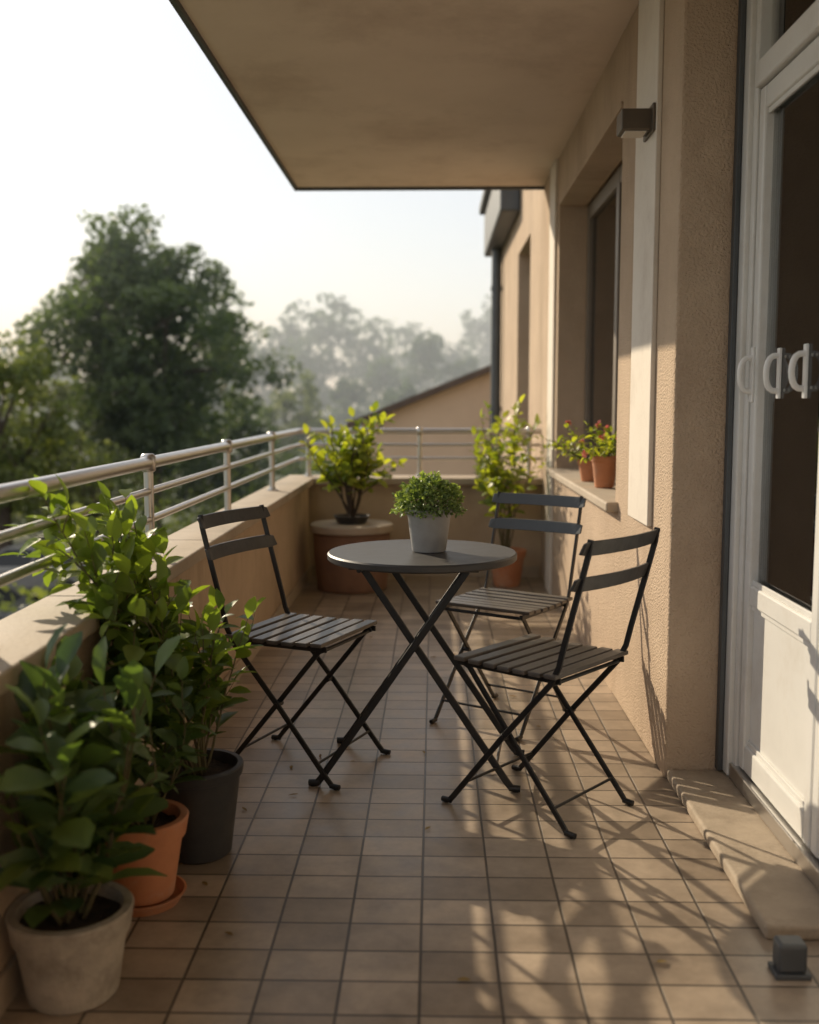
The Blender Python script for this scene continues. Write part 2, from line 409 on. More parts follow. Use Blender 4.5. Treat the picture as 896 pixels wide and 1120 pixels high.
B.append(box('trim_strip', XW - 0.018, XW, 6.5, 6.78, 0.0, Z_C, M_cream, 0.004))
B.append(box('window_sill', XW - 0.05, 0.93, 4.22, 6.46, 0.76, 0.80, M_coping, 0.008))
B.append(box('lintel', XW - 0.008, 0.90, 4.302, 6.398, 2.355, 2.379, M_stucco, 0.004))
B.append(box('wing_window_glass', 0.90, 0.91, 8.3, 9.5, 0.85, 2.5, M_carglass))
for a, b in ((8.3, 8.37), (8.87, 8.93), (9.43, 9.5)):
    B.append(box('wing_window_frame', 0.86, 0.90, a, b, 0.85, 2.5, M_darktrim, 0.004))
B.append(box('eave', 0.56, XW - 0.001, 9.3, 12.2, 2.84, 3.3, M_darktrim, 0.02))
B.append(box('eave', 0.50, 6, 9.2, 12.2, 3.305, 3.4, M_darktrim, 0.02))
for (ya, yb, za, zb) in ((4.3, 4.37, .80, 2.355), (5.32, 5.40, .80, 2.355), (6.33, 6.4, .80, 2.355)):
    B.append(box('window_frame', 0.905, 0.955, ya, yb, za, zb, M_brownframe, 0.005))
for za, zb in ((.80, .88), (2.27, 2.354)):
    for ya, yb in ((4.37, 5.32), (5.40, 6.33)):
        B.append(box('window_frame', 0.907, 0.953, ya, yb, za, zb, M_brownframe, 0.005))
B.append(box('window_glass', 0.928, 0.933, 4.37, 6.33, 0.88, 2.27, M_wglass))
B.append(box('room_floor', 1.05, 3.6, 0.9, 3.4, -0.1, 0.03, M_room))
B.append(box('room_back', 3.6, 3.7, 0.9, 6.6, 0.0, Z_C, M_room))
B.append(box('room_side', 1.15, 3.6, 3.4, 3.5, 0.0, Z_C, M_room))
B.append(box('room_side', 1.15, 3.6, 0.9, 1.0, 0.0, Z_C, M_room))
B.append(box('room_side', 1.15, 3.6, 6.5, 6.6, 0.0, Z_C, M_room))
B.append(box('room_side', 1.15, 3.6, 4.1, 4.2, 0.0, Z_C, M_room))
def curtain(name, x, y0, y1, z0, z1):
    n = 110; vs = []; fs = []
    for j, z in enumerate((z0, (z0 + z1) / 2, z1)):
        for i in range(n + 1):
            yy = y0 + (y1 - y0) * i / n
            vs.append((x + 0.012 * math.sin(yy * 60 + 0.8 * math.sin(yy * 13)), yy, z))
    for j in range(2):
        for i in range(n):
            a = j * (n + 1) + i; fs.append((a, a + 1, a + n + 2, a + n + 1))
    return mkobj(name, vs, fs, M_curtain, True)
B.append(curtain('window_curtain', 1.02, 4.9, 6.35, 0.82, 2.34))
B.append(curtain('door_curtain', 1.013, 1.4, 3.19, 0.62, 2.5))
group('apartment_building', B)

# door
DX = 0.03
Dk = []
Dk.append(box('jamb', 0.885 + DX, 0.985 + DX, 3.20, 3.278, 0.04, 2.52, M_upvc, 0.005))
Dk.append(box('shutter_guide', 0.868 + DX, 0.884 + DX, 3.245, 3.278, 0.04, 2.52, M_darktrim, 0.003))
Dk.append(box('inner_jamb', 0.90 + DX, 0.97 + DX, 3.165, 3.199, 0.04, 2.52, M_upvc, 0.005))
Dk.append(box('jamb', 0.885 + DX, 0.985 + DX, 1.3, 1.37, 0.04, 2.52, M_upvc, 0.005))
Dk.append(box('transom_bar', 0.89 + DX, 0.98 + DX, 1.371, 3.164, 2.10, 2.17, M_upvc, 0.006))
Dk.append(box('head', 0.89 + DX, 0.98 + DX, 1.371, 3.164, 2.45, 2.52, M_upvc, 0.006))
Dk.append(box('transom_glass', 0.933 + DX, 0.937 + DX, 1.37, 3.16, 2.17, 2.45, M_glass))
Dk.append(box('threshold', 0.89 + DX, 1.0 + DX, 1.37, 3.199, 0.037, 0.085, M_steel, 0.004))
def leafdoor(ya, yb, x):
    w = 0.05
    k = [box('stile', x - .03, x + .03, ya, ya + w, 0.09, 2.095, M_upvc, 0.007),
         box('stile', x - .03, x + .03, yb - w, yb, 0.09, 2.095, M_upvc, 0.007)]
    for za, zb in ((0.091, 0.17), (0.60, 0.66), (2.03, 2.094)):
        k.append(box('rail', x - .028, x + .028, ya + w, yb - w, za, zb, M_upvc, 0.006))
    k.append(box('kick_panel', x - .012, x + .012, ya + w, yb - w, 0.17, 0.60, M_upvc, 0.0))
    k.append(box('pane', x - .003, x + .003, ya + w, yb - w, 0.66, 2.03, M_glass))
    for za, zb in ((0.66, 0.675), (2.015, 2.03), (0.17, 0.185), (0.585, 0.60)):
        k.append(box('bead', x - .02, x - .0125, ya + w, yb - w, za, zb, M_upvc, 0.002))
    return k
Dk += leafdoor(2.54, 3.155, 0.935 + DX)
Dk += leafdoor(1.92, 2.535, 0.935 + DX)
def handle(yy, x, s, h=0.050):
    pts = []
    for a in np.linspace(0, math.pi, 11):
        pts.append((x + s * 0.040 * math.sin(a) ** 0.5, yy, 1.28 + h * math.cos(a)))
    return tubes('handle', [(pts, 0.0085)], M_handle, 10)
Dk.append(handle(3.13, 0.905 + DX, -1)); Dk.append(handle(2.97, 0.962, -1)); Dk.append(handle(2.76, 0.962, -1, 0.046))  # last handle is added to model a reflection in the glass
Dk.append(box('handle_plate', 0.928, 0.935, 3.118, 3.142, 1.20, 1.36, M_handle, 0.002))
for yy in (2.97, 2.76):
    Dk.append(box('handle_plate', 0.9535, 0.9615, yy - .011, yy + .011, 1.21, 1.35, M_handle, 0.002))  # second plate belongs to the modelled reflection
group('glazed_balcony_door', Dk)

box('stone_door_step', 0.745, 0.965, 2.26, 3.278, 0.0, 0.034, M_step, 0.009, 3)
ds = [box('body', 0.722, 0.782, 2.10, 2.15, 0.012, 0.075, M_darktrim, 0.008, 3), box('base', 0.715, 0.79, 2.095, 2.155, 0.0, 0.012, M_darktrim, 0.003)]
group('door_stop', ds)

lm = [box('housing', 0.615, 0.735, 3.60, 3.70, 2.095, 2.165, M_bronze, 0.006),
      box('back_plate', 0.712, 0.7215, 3.57, 3.73, 2.085, 2.175, M_bronze, 0.003),
      box('diffuser', 0.63, 0.70, 3.61, 3.69, 2.09, 2.0949, M_cream, 0.001)]
group('wall_lamp', lm)

dp = tubes('drain_pipe', [([(0.67, 11.6, 2.84), (0.67, 11.6, -4)], 0.055)], M_darktrim, 16)
db = tubes('pipe_bracket', [([(0.67, 11.6, z), (0.67, 11.6, z + 0.05)], 0.065) for z in (-2, -0.4, 1.1, 2.4)], M_darktrim, 16)
group('drainpipe', [dp, db])

# ------------------------------------------------------------ chairs
def chair(cx, cy, fx, fy, seatmat, backmat):
    k = []
    S = (1, 0, 0)
    longb = []; shortb = []
    for sx in (-1, 1):
        x = 0.182 * sx
        longb.append([(x, 0.225, 0.007), (x, 0.205, 0.011), (x, 0.188, 0.03), (x, 0.02, 0.235), (x, -0.15, 0.43), (x, -0.175, 0.48), (x, -0.19, 0.54), (x, -0.235, 0.70), (x, -0.262, 0.80), (x, -0.268, 0.84)])
        x = 0.160 * sx
        shortb.append([(x, -0.215, 0.007), (x, -0.195, 0.011), (x, -0.18, 0.03), (x, 0.0, 0.245), (x, 0.15, 0.425), (x, 0.175, 0.437)])
    k.append(flatbar('long_bars', longb, M_black, S, 0.017, 0.009))
    k.append(flatbar('short_bars', shortb, M_black, S, 0.016, 0.009))
    k.append(flatbar('seat_rails', [[(0.171 * s, -0.175, 0.438), (0.171 * s, 0.185, 0.438)] for s in (-1, 1)], M_black, S, 0.018, 0.007))
    rods = [([(-0.18, 0.155, 0.075), (0.18, 0.155, 0.075)], 0.0045), ([(-0.16, -0.15, 0.07), (0.16, -0.15, 0.07)], 0.0045),
            ([(-0.19, 0.008, 0.2455), (-0.15, 0.008, 0.2455)], 0.008), ([(0.15, 0.008, 0.2455), (0.19, 0.008, 0.2455)], 0.008),
            ([(-0.18, -0.155, 0.43), (0.18, -0.155, 0.43)], 0.006), ([(-0.16, 0.165, 0.43), (0.16, 0.165, 0.43)], 0.006)]
    k.append(tubes('rods', rods, M_black, 10))
    caps = []
    for s in (-1, 1):
        caps.append(([(0.182 * s, 0.200, 0.011), (0.182 * s, 0.232, 0.009)], 0.0085))
        caps.append(([(0.160 * s, -0.19, 0.011), (0.160 * s, -0.222, 0.009)], 0.0085))
    k.append(tubes('foot_caps', caps, M_black, 10))
    n = 7; y0 = -0.175
    for i in range(n):
        ya = y0 + i * 0.0525
        dz = -0.004 * math.sin(math.pi * i / (n - 1)) + random.uniform(-.0008, .0008)
        k.append(box('seat_slat', -0.198 + random.uniform(-.002, .002), 0.198 + random.uniform(-.002, .002), ya, ya + 0.040, 0.4475 + dz, 0.4605 + dz, seatmat, 0.003))
    for zc, yc in ((0.815, -0.262), (0.715, -0.235)):
        vs = []; fs = []; m = 17; h = 0.042; t = 0.011
        for i in range(m):
            u = -1 + 2 * i / (m - 1); xx = 0.203 * u; yy = yc - 0.026 * (1 - u * u) + 0.012
            tilt = 0.008
            hh = h / 2 * (1 if abs(u) < 0.97 else 0.75)
            vs += [(xx, yy + tilt, zc - hh), (xx, yy + tilt - t, zc - hh), (xx, yy - t - tilt, zc + hh), (xx, yy - tilt, zc + hh)]
        for i in range(m - 1):
            for q in range(4):
                r = (q + 1) % 4; fs.append((i * 4 + q, i * 4 + r, i * 4 + 4 + r, i * 4 + 4 + q))
        fs.append((3, 2, 1, 0)); fs.append(tuple((m - 1) * 4 + q for q in range(4)))
        o = mkobj('back_slat', vs, fs, backmat)
        bm = bmesh.new(); bm.from_mesh(o.data); bmesh.ops.recalc_face_normals(bm, faces=bm.faces); bm.to_mesh(o.data); bm.free()
        bv = o.modifiers.new('b', 'BEVEL'); bv.width = 0.0025; bv.segments = 2; bv.limit_method = 'ANGLE'
        k.append(o)
    rot = math.atan2(fy, fx) - math.pi / 2
    group('folding_bistro_chair', k, (cx, cy, 0), rot)

chair(0.323, 3.065, -0.77, 0.64, M_slat, M_backslat)
chair(-0.434, 3.41, 0.92, -0.39, M_slat, M_backslat)
chair(0.27, 3.93, -0.55, -0.84, M_slat, surf('blue_grey_slats', (0.06, 0.068, 0.075), (0.045, 0.05, 0.056), 0.45))

# ------------------------------------------------------------ table
def table(cx, cy, rot):
    k = [lathe('table_top', [(0.0, 0.700), (0.285, 0.700), (0.300, 0.697), (0.305, 0.702), (0.305, 0.717), (0.300, 0.722), (0.27, 0.7205), (0.0, 0.7205)], M_table, 96)]
    S = (0, 1, 0); bars = []
    for s in (-1, 1):
        yA = 0.21 * s
        bars.append([(-0.325, yA, 0.008), (-0.303, yA, 0.012), (-0.285, yA, 0.035), (0.165, yA, 0.695)])
        yB = 0.17 * s
        bars.append([(0.325, yB, 0.008), (0.303, yB, 0.012), (0.285, yB, 0.035), (-0.165, yB, 0.695)])
    k.append(flatbar('legs', bars, M_black, S, 0.022, 0.012))
    rods = [([(-0.255, -0.21, 0.08), (-0.255, 0.21, 0.08)], 0.005), ([(0.255, -0.17, 0.08), (0.255, 0.17, 0.08)], 0.005),
            ([(0.165, -0.22, 0.69), (0.165, 0.22, 0.69)], 0.008), ([(-0.165, -0.22, 0.69), (-0.165, 0.22, 0.69)], 0.008),
            ([(0.0, -0.215, 0.452), (0.0, -0.16, 0.452)], 0.01), ([(0.0, 0.215, 0.452), (0.0, 0.16, 0.452)], 0.01)]
    k.append(tubes('rods', rods, M_black, 10))
    k.append(flatbar('top_brackets', [[(-0.2, s * 0.2, 0.694), (0.2, s * 0.2, 0.694)] for s in (-1, 1)], M_black, (0, 0, 1), 0.02, 0.008))
    k.append(tubes('foot_caps', [([(-0.295, .21 * s, 0.013), (-0.33, .21 * s, 0.011)], 0.0105) for s in (-1, 1)] + [([(0.295, .17 * s, 0.013), (0.33, .17 * s, 0.011)], 0.0105) for s in (-1, 1)], M_black, 10))
    group('round_bistro_table', k, (cx, cy, 0), rot)
table(-0.038, 3.36, R(-7))

# ------------------------------------------------------------ potted plants
def pot_prof(rb, rt, h, rim=0.0, rimh=0.0, wall=0.01):
    p = [(0.0, 0.0), (rb - 0.006, 0.0), (rb, 0.006)]
    if rim > 0:
        f = (h - rimh) / h
        rr = rb + (rt - rb) * f
        p += [(rr, h - rimh), (rr + rim, h - rimh + 0.003), (rt + rim, h - 0.004), (rt + rim - 0.003, h)]
    else:
        p += [(rt, h - 0.004), (rt - 0.002, h)]
    p += [(rt - wall, h), (rt - wall - 0.002, h - 0.004), (rt - wall - 0.006, h - 0.035)]
    return p

def soil(x, y, z, r):
    n = 24; vs = [(x, y, z + 0.008)]; fs = []
    for j, q in enumerate((0.4, 0.75, 1.0)):
        for i in range(n):
            a = 2 * math.pi * i / n
            vs.append((x + r * q * math.cos(a), y + r * q * math.sin(a), z + random.uniform(-.003, .006)))
    for i in range(n): fs.append((0, 1 + i, 1 + (i + 1) % n))
    for j in range(2):
        for i in range(n):
            a = 1 + j * n + i; b = 1 + j * n + (i + 1) % n
            fs.append((a, a + n, b + n, b))
    return mkobj('soil', vs, fs, M_soil, True)

def inside(p):
    if p.z < 0.05: return False
    if p.x < -0.82 and p.z < 0.70: return False
    return True

def var(n, hi=1.0, p=1.6): return np.clip(rng.random(n) ** p * hi, 0, 1)

# black pot shrub
bx, by = -0.63, 2.70
ka = [lathe('pot', pot_prof(0.088, 0.118, 0.245, 0.006, 0.03), M_blackpot, 56, (bx, by, 0)), soil(bx, by, 0.215, 0.108)]
def keepA(p):
    if not inside(p) or p.y > 2.92: return False
    if p.x > -0.46: return False
    if p.z > 0.99: return False
    return not (p.z > 0.62 and p.x > -0.62 - (p.z - 0.62) * 0.7)
pA = grow((bx, by, 0.22), 15, 0.90, (-0.28, -0.14, 1.0), 0.20, 0.102, 0.028, 0.2, 0.10, 0.08, 0.03, 0.0042, keepA, 0.03)
pB = grow((bx, by, 0.22), 9, 0.48, (-0.02, -0.10, 1.0), 0.40, 0.09, 0.028, 0.2, 0.09, 0.08, 0.03, 0.0038, keepA, 0.03)
pol = pA[0] + pB[0]; b1 = pA[1] + pB[1]; d1 = pA[2] + pB[2]; l1 = np.concatenate([pA[3], pB[3]])
ka.append(tubes('stems', pol, M_stem, 6))
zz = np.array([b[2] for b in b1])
ka.append(leaves('leaves', b1, d1, l1, l1 * 0.56, np.clip(var(len(b1)) * 0.6 + (zz - 0.3) * 0.55, 0, 1), L_citrus, 0.25, 0.3))  # leaf colour lightens with height, painting in a lit top and shaded base
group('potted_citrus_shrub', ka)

# terracotta pot
tx, ty = -0.70, 2.42
kt = [lathe('pot', pot_prof(0.072, 0.103, 0.20, 0.008, 0.05, 0.011), M_terra, 56, (tx, ty, 0.014)),
      lathe('saucer', [(0, 0), (0.085, 0), (0.098, 0.022), (0.102, 0.026), (0.096, 0.027), (0.088, 0.008), (0.07, 0.007), (0.0, 0.007)], M_terra, 56, (tx, ty, 0)),
      soil(tx, ty, 0.185, 0.09)]
pol, b1, d1, l1 = grow((tx, ty, 0.19), 11, 0.42, (-0.25, -0.05, 1.0), 0.4, 0.08, 0.024, 0.2, 0.1, 0.11, 0.03, 0.0035, inside, 0.03)
kt.append(tubes('stems', pol, M_stem, 6))
kt.append(leaves('leaves', b1, d1, l1, l1 * 0.55, var(len(b1)), L_dark, 0.3, 0.3))
group('terracotta_potted_plant', kt)

# cream pot laurel with broad leaves
gx, gy = -0.735, 2.02
kg = [lathe('pot', pot_prof(0.090, 0.118, 0.185, 0.007, 0.055, 0.013), M_greypot, 56, (gx, gy, 0), 0.004), soil(gx, gy, 0.16, 0.1)]
def keepG(p): return inside(p) and p.z < 0.70 - max(0, p.x + 0.72) * 0.9 and p.x < -0.565
pol, b1, d1, l1 = grow((gx, gy, 0.165), 19, 0.50, (0.0, 0.02, 1.0), 0.48, 0.14, 0.028, 0.12, 0.05, 0.08, 0.04, 0.005, keepG, 0.05, 0.8)
kg.append(tubes('stems', pol, M_stem, 6))
kg.append(leaves('leaves', b1, d1, l1, l1 * 0.46, var(len(b1), 1, 1.0), L_laurel, 0.25, 0.35, (0.1, 0.6, 0.98, 0.9, 0.12)))
group('potted_laurel_bush', kg)

# zinc pot herb on table
hx, hy, hz = -0.016, 3.37, 0.7222
kh = [lathe('pot', [(0, 0), (0.052, 0), (0.055, 0.004), (0.070, 0.115), (0.0745, 0.117), (0.0765, 0.123), (0.0765, 0.134), (0.073, 0.138), (0.069, 0.136), (0.066, 0.11)], M_zinc, 56, (hx, hy, hz)), soil(hx, hy, hz + 0.118, 0.066)]
n = 2800
dirs = norm(rng.normal(0, 1, (n, 3))); dirs[:, 2] = np.abs(dirs[:, 2]) * 1.0 - 0.12
lump = 1 + 0.12 * np.sin(dirs[:, 0] * 7 + 1) * np.sin(dirs[:, 1] * 6) + 0.09 * np.sin(dirs[:, 0] * 17 + dirs[:, 2] * 13)
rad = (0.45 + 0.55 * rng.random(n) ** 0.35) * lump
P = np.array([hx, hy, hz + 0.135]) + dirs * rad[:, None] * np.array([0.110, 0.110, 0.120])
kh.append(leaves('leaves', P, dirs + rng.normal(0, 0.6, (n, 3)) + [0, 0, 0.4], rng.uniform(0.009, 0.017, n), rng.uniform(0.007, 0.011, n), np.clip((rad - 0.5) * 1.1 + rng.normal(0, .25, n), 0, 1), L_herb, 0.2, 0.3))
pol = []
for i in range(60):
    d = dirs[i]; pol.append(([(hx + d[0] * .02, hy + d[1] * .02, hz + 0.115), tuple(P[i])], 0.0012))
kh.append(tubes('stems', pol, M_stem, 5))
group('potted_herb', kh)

# drum side table with lemon plant
qx, qy = -0.53, 6.72
kd = [lathe('drum', [(0, 0), (0.215, 0), (0.225, 0.01), (0.243, 0.2), (0.248, 0.36), (0.238, 0.375), (0.0, 0.375)], M_drum, 56, (qx, qy, 0)),
      lathe('stone_lid', [(0, 0.376), (0.262, 0.376), (0.268, 0.382), (0.268, 0.418), (0.26, 0.425), (0.0, 0.425)], M_coping, 56, (qx, qy, 0))]
group('drum_side_table', kd)
kb = [lathe('dish', [(0, 0), (0.09, 0), (0.115, 0.045), (0.12, 0.05), (0.11, 0.05), (0.10, 0.03), (0, 0.03)], M_blackpot, 40, (qx, qy, 0.426)), soil(qx, qy, 0.463, 0.1)]
pol, b1, d1, l1 = grow((qx, qy, 0.47), 12, 0.70, (0.0, 0.0, 1.0), 0.42, 0.10, 0.034, 0.40, 0.22, 0.10, 0.02, 0.008, None, 0.06)
kb.append(tubes('stems', pol, M_bark, 6))
kb.append(leaves('leaves', b1, d1, l1, l1 * 0.62, var(len(b1), 1, 1.0), L_bright, 0.25, 0.25))
group('potted_lemon_tree', kb)

rx, ry = 0.48, 6.85
kr = [lathe('pot', pot_prof(0.085, 0.12, 0.24, 0.008, 0.05), M_terra, 40, (rx, ry, 0)), soil(rx, ry, 0.21, 0.11)]
def kc(p): return (p.x < 0.72) and (p.x > 0.26) and (p.z < 1.22) and (p.y < 7.12 or p.z > 0.78)
pol, b1, d1, l1 = grow((rx, ry, 0.22), 10, 0.98, (0.08, -0.02, 1.0), 0.2, 0.095, 0.038, 0.35, 0.14, 0.06, 0.04, 0.006, kc, 0.05)
kr.append(tubes('stems', pol, M_stem, 6))
kr.append(leaves('leaves', b1, d1, l1, l1 * 0.58, var(len(b1), 1, 1.0), L_bright, 0.3, 0.25))
group('potted_climbing_plant', kr)

def sillpot(sx, sy, r, h, ln, flowers):
    k = [lathe('pot', pot_prof(r * 0.72, r, h, 0.004, 0.03, 0.006), M_terra, 40, (sx, sy, 0.801)), soil(sx, sy, 0.801 + h - 0.02, r * 0.9)]
    def kk(p): return p.x < 0.90 and p.z > 0.84
    pol, b1, d1, l1 = grow((sx, sy, 0.801 + h - 0.02), 14, ln, (-0.15, -0.05, 1.0), 0.9, 0.045, 0.02, 0.15, 0.15, 0.16, r * 0.5, 0.0025, kk, 0.0)
    k.append(tubes('stems', pol, M_stem, 5))
    k.append(leaves('leaves', b1, d1, l1, l1 * 0.65, var(len(b1), 1, 1.0), L_bright, 0.35, 0.25))
    if flowers:
        tips = [q[0][-1] + Vector((0, 0, 0.02)) for q in pol][::flowers]
        FB, FD = [], []
        for t in tips:
            for i in range(10):
                FB.append(tuple(t)); FD.append((random.gauss(0, 1), random.gauss(0, 1), random.gauss(.3, .8)))
        k.append(leaves('petals', FB, FD, 0.02, 0.018, rng.random(len(FB)), L_flower, 0.2, 0.2))
    group('potted_geranium', k)
sillpot(0.80, 4.95, 0.062, 0.15, 0.17, 3)
sillpot(0.79, 5.35, 0.06, 0.11, 0.24, 4)

# fallen leaves
FB, FD = [], []
for i in range(16):
    FB.append((rng.uniform(-0.6, 0.6), rng.uniform(2.0, 5.5), 0.004)); a = rng.random() * 6.28; FD.append((math.cos(a), math.sin(a), 0.05))
for i in range(7):
    FB.append((rng.uniform(-0.8, -0.45), rng.uniform(2.1, 3.4), 0.004)); a = rng.random() * 6.28; FD.append((math.cos(a), math.sin(a), 0.05))
leaves('fallen_leaves', FB, FD, rng.uniform(0.018, 0.036, len(FB)), rng.uniform(0.009, 0.016, len(FB)), rng.random(len(FB)), L_dry, 0.0, 0.3, roll=0.05)

# ------------------------------------------------------------ outside world
GZ = -4.0
mkobj('ground', [(-700, -300, GZ), (700, -300, GZ), (700, 1500, GZ), (-700, 1500, GZ)], [(0, 1, 2, 3)], M_ground)
mkobj('road', [(-24, -30, GZ + .004), (-8, -30, GZ + .004), (-8, 37, GZ + .004), (-24, 37, GZ + .004)], [(0, 1, 2, 3)], M_asph)
box('pavement', -7.98, -6.4, -30, 37, GZ, GZ + 0.13, M_pave)
mk = []
for i in range(14):
    yy = -4 + i * 2.9
    mk.append(mkobj('bay_line', [(-12.9, yy, GZ + .008), (-8.1, yy, GZ + .008), (-8.1, yy + .12, GZ + .008), (-12.9, yy + .12, GZ + .008)], [(0, 1, 2, 3)], M_white))
group('road_markings', mk)

def car(x, y, rot, col):
    m = surf('car_paint', col, tuple(c * 0.9 for c in col), 0.3, 0.1, rvar=0.05, bump=0.0)
    W_ = 1.76
    prof = [(-2.15, .35), (-2.15, .75), (-2.05, .92), (-1.6, .98), (1.0, .95), (1.9, .85), (2.1, .7), (2.15, .35)]
    body = prism('body', prof, -W_ / 2, W_ / 2, m)
    bv = body.modifiers.new('b', 'BEVEL'); bv.width = 0.09; bv.segments = 3; bv.limit_method = 'ANGLE'; bv.angle_limit = R(25)
    vs = []
    for zq, xa, xb, w in ((0.93, -1.85, 1.15, 0.80), (1.38, -1.25, 0.35, 0.63)):
        vs += [(xa, -w, zq), (xb, -w, zq), (xb, w, zq), (xa, w, zq)]
    cab = mkobj('windows', vs, [(0, 1, 5, 4), (1, 2, 6, 5), (2, 3, 7, 6), (3, 0, 4, 7), (4, 5, 6, 7)], M_carglass)
    roof = box('roof', -1.28, 0.36, -0.645, 0.645, 1.375, 1.44, m, 0.03, 3)
    pil = tubes('pillars', [([(-1.85, s * .8, .93), (-1.26, s * .63, 1.39)], .05) for s in (-1, 1)] + [([(1.15, s * .8, .93), (.34, s * .63, 1.39)], .035) for s in (-1, 1)] + [([(-.4, s * .81, .93), (-.42, s * .64, 1.39)], .035) for s in (-1, 1)], m, 8)
    wh = tubes('wheels', [([(a, s * .70, .32), (a, s * .90, .32)], .32) for a in (-1.3, 1.32) for s in (-1, 1)], M_rubber, 24)
    rim = tubes('rims', [([(a, s * .89, .32), (a, s * .91, .32)], .2) for a in (-1.3, 1.32) for s in (-1, 1)], M_steel, 16)
    group('parked_car', [body, cab, roof, pil, wh, rim], (x, y, GZ + .004), rot)
for c_, yy in (((0.16, 0.15, 0.14), 15.9), ((0.10, 0.10, 0.095), 21.7), ((0.30, 0.29, 0.27), 27.5), ((0.08, 0.08, 0.08), 30.4)):
    car(-10.8, yy, R(180 + random.uniform(-2, 2)), c_)

def clump_leaves(centers, radii, per, size, shell=0.5):
    P, Vr, Sz = [], [], []
    for c, r in zip(centers, radii):
        m = max(8, int(per * (r ** 2)))
        d = norm(rng.normal(0, 1, (m, 3)))
        q = shell + (1 - shell) * rng.random(m) ** 0.6
        q *= 1 + 0.25 * rng.normal(0, 1, m) * (rng.random(m) < 0.3)
        P.append(np.array(c) + d * (q * r)[:, None] * [1, 1, 0.8])
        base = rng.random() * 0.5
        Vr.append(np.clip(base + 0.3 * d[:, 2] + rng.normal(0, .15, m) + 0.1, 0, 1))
        Sz.append(np.full(m, size) * rng.uniform(0.6, 1.3, m))
    return np.vstack(P), np.concatenate(Vr), np.concatenate(Sz)

def quadcloud(name, P, v, s, mat):
    n = len(P)
    a = norm(rng.normal(0, 1, (n, 3))); b = norm(np.cross(a, rng.normal(0, 1, (n, 3))))
    V = np.zeros((n, 4, 3))
    V[:, 0] = P - a * s[:, None] * .55; V[:, 1] = P + b * s[:, None] * .35; V[:, 2] = P + a * s[:, None] * .55; V[:, 3] = P - b * s[:, None] * .35
    F = np.arange(n * 4).reshape(n, 4)
    return npmesh(name, V.reshape(-1, 3), F, np.repeat(v, 4), mat, False)

def tree(x, y, h, cr, ch, mat, per=60, size=0.22, nclump=60, name='deciduous_tree', nlobe=13):
    top = GZ + h; cz = top - ch
    lobes = []
    ga = 2.399
    for i in range(nlobe):
        u = 1 - 2 * (i + 0.5) / nlobe
        rr = math.sqrt(max(0, 1 - u * u)); a = i * ga + x
        q = rng.uniform(0.50, 0.72)
        wid = 1.0 if u > -0.3 else 0.8
        lobes.append((np.array([x + rr * math.cos(a) * q * cr * wid, y + rr * math.sin(a) * q * cr * wid, cz + u * q * ch]), rng.uniform(0.28, 0.44)))
    lobes.append((np.array([x, y, cz]), 0.5))
    C = []; Rr = []
    while len(C) < nclump:
        lc, lr = lobes[int(rng.integers(len(lobes)))]
        d = norm(rng.normal(0, 1, 3)); q = rng.random() ** 0.4
        C.append(lc + d * q * lr * np.array([cr, cr, cr * 0.8])); Rr.append(cr * rng.uniform(0.08, 0.19))
    P, v, s = clump_leaves(C, Rr, per, size)
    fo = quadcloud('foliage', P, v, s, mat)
    polys = []
    r0 = h * 0.026
    base = Vector((x, y, GZ)); fork = Vector((x + cr * .03, y, GZ + max(0.6, (cz - ch * 0.6 - GZ))))
    ctr = Vector((x - cr * .05, y, cz + ch * 0.3))
    polys.append(([base, base.lerp(fork, .15), fork, fork.lerp(ctr, .5), ctr], [r0 * 1.5, r0 * 1.05, r0 * .8, r0 * .5, r0 * .15]))
    for lc, lr in lobes:
        c = Vector(lc); t = min(0.9, max(0.05, random.random()))
        s_ = fork.lerp(ctr, t * 0.7); mid = s_.lerp(c, .5) + Vector((random.gauss(0, .1) * cr, random.gauss(0, .1) * cr, -0.06 * cr))
        polys.append(([s_, mid, c], [r0 * .35, r0 * .22, r0 * .1]))
        for q in range(4):
            e = c + Vector((random.gauss(0, 1), random.gauss(0, 1), random.gauss(.3, 1))).normalized() * lr * cr * 0.8
            polys.append(([c, c.lerp(e, .5), e], [r0 * .12, r0 * .07, r0 * .02]))
    tr = tubes('trunk_and_limbs', polys, M_bark, 6)
    group(name, [fo, tr])

def wx(px, Y): return Y * ((px - 448) / 1150 * 1.01 - 0.0235)
tree(wx(166, 34), 34, 11.9, 4.2, 5.2, L_tree, 220, 0.20, 380, nlobe=17)
tree(wx(0, 29), 29, 8.4, 2.6, 4.0, L_tree2, 260, 0.18, 190)
tree(wx(-75, 30), 30, 8.6, 2.8, 3.8, L_tree, 200, 0.22, 130)
tree(wx(55, 36), 36, 6.8, 2.7, 3.2, L_tree2, 230, 0.20, 170)
tree(wx(105, 30), 30, 4.7, 2.1, 2.2, L_tree2, 260, 0.17, 120)
tree(wx(240, 38), 38, 6.0, 3.0, 3.0, L_tree, 200, 0.22, 180)
tree(wx(322, 50), 50, 7.3, 2.2, 3.4, L_tree2, 230, 0.22, 150)

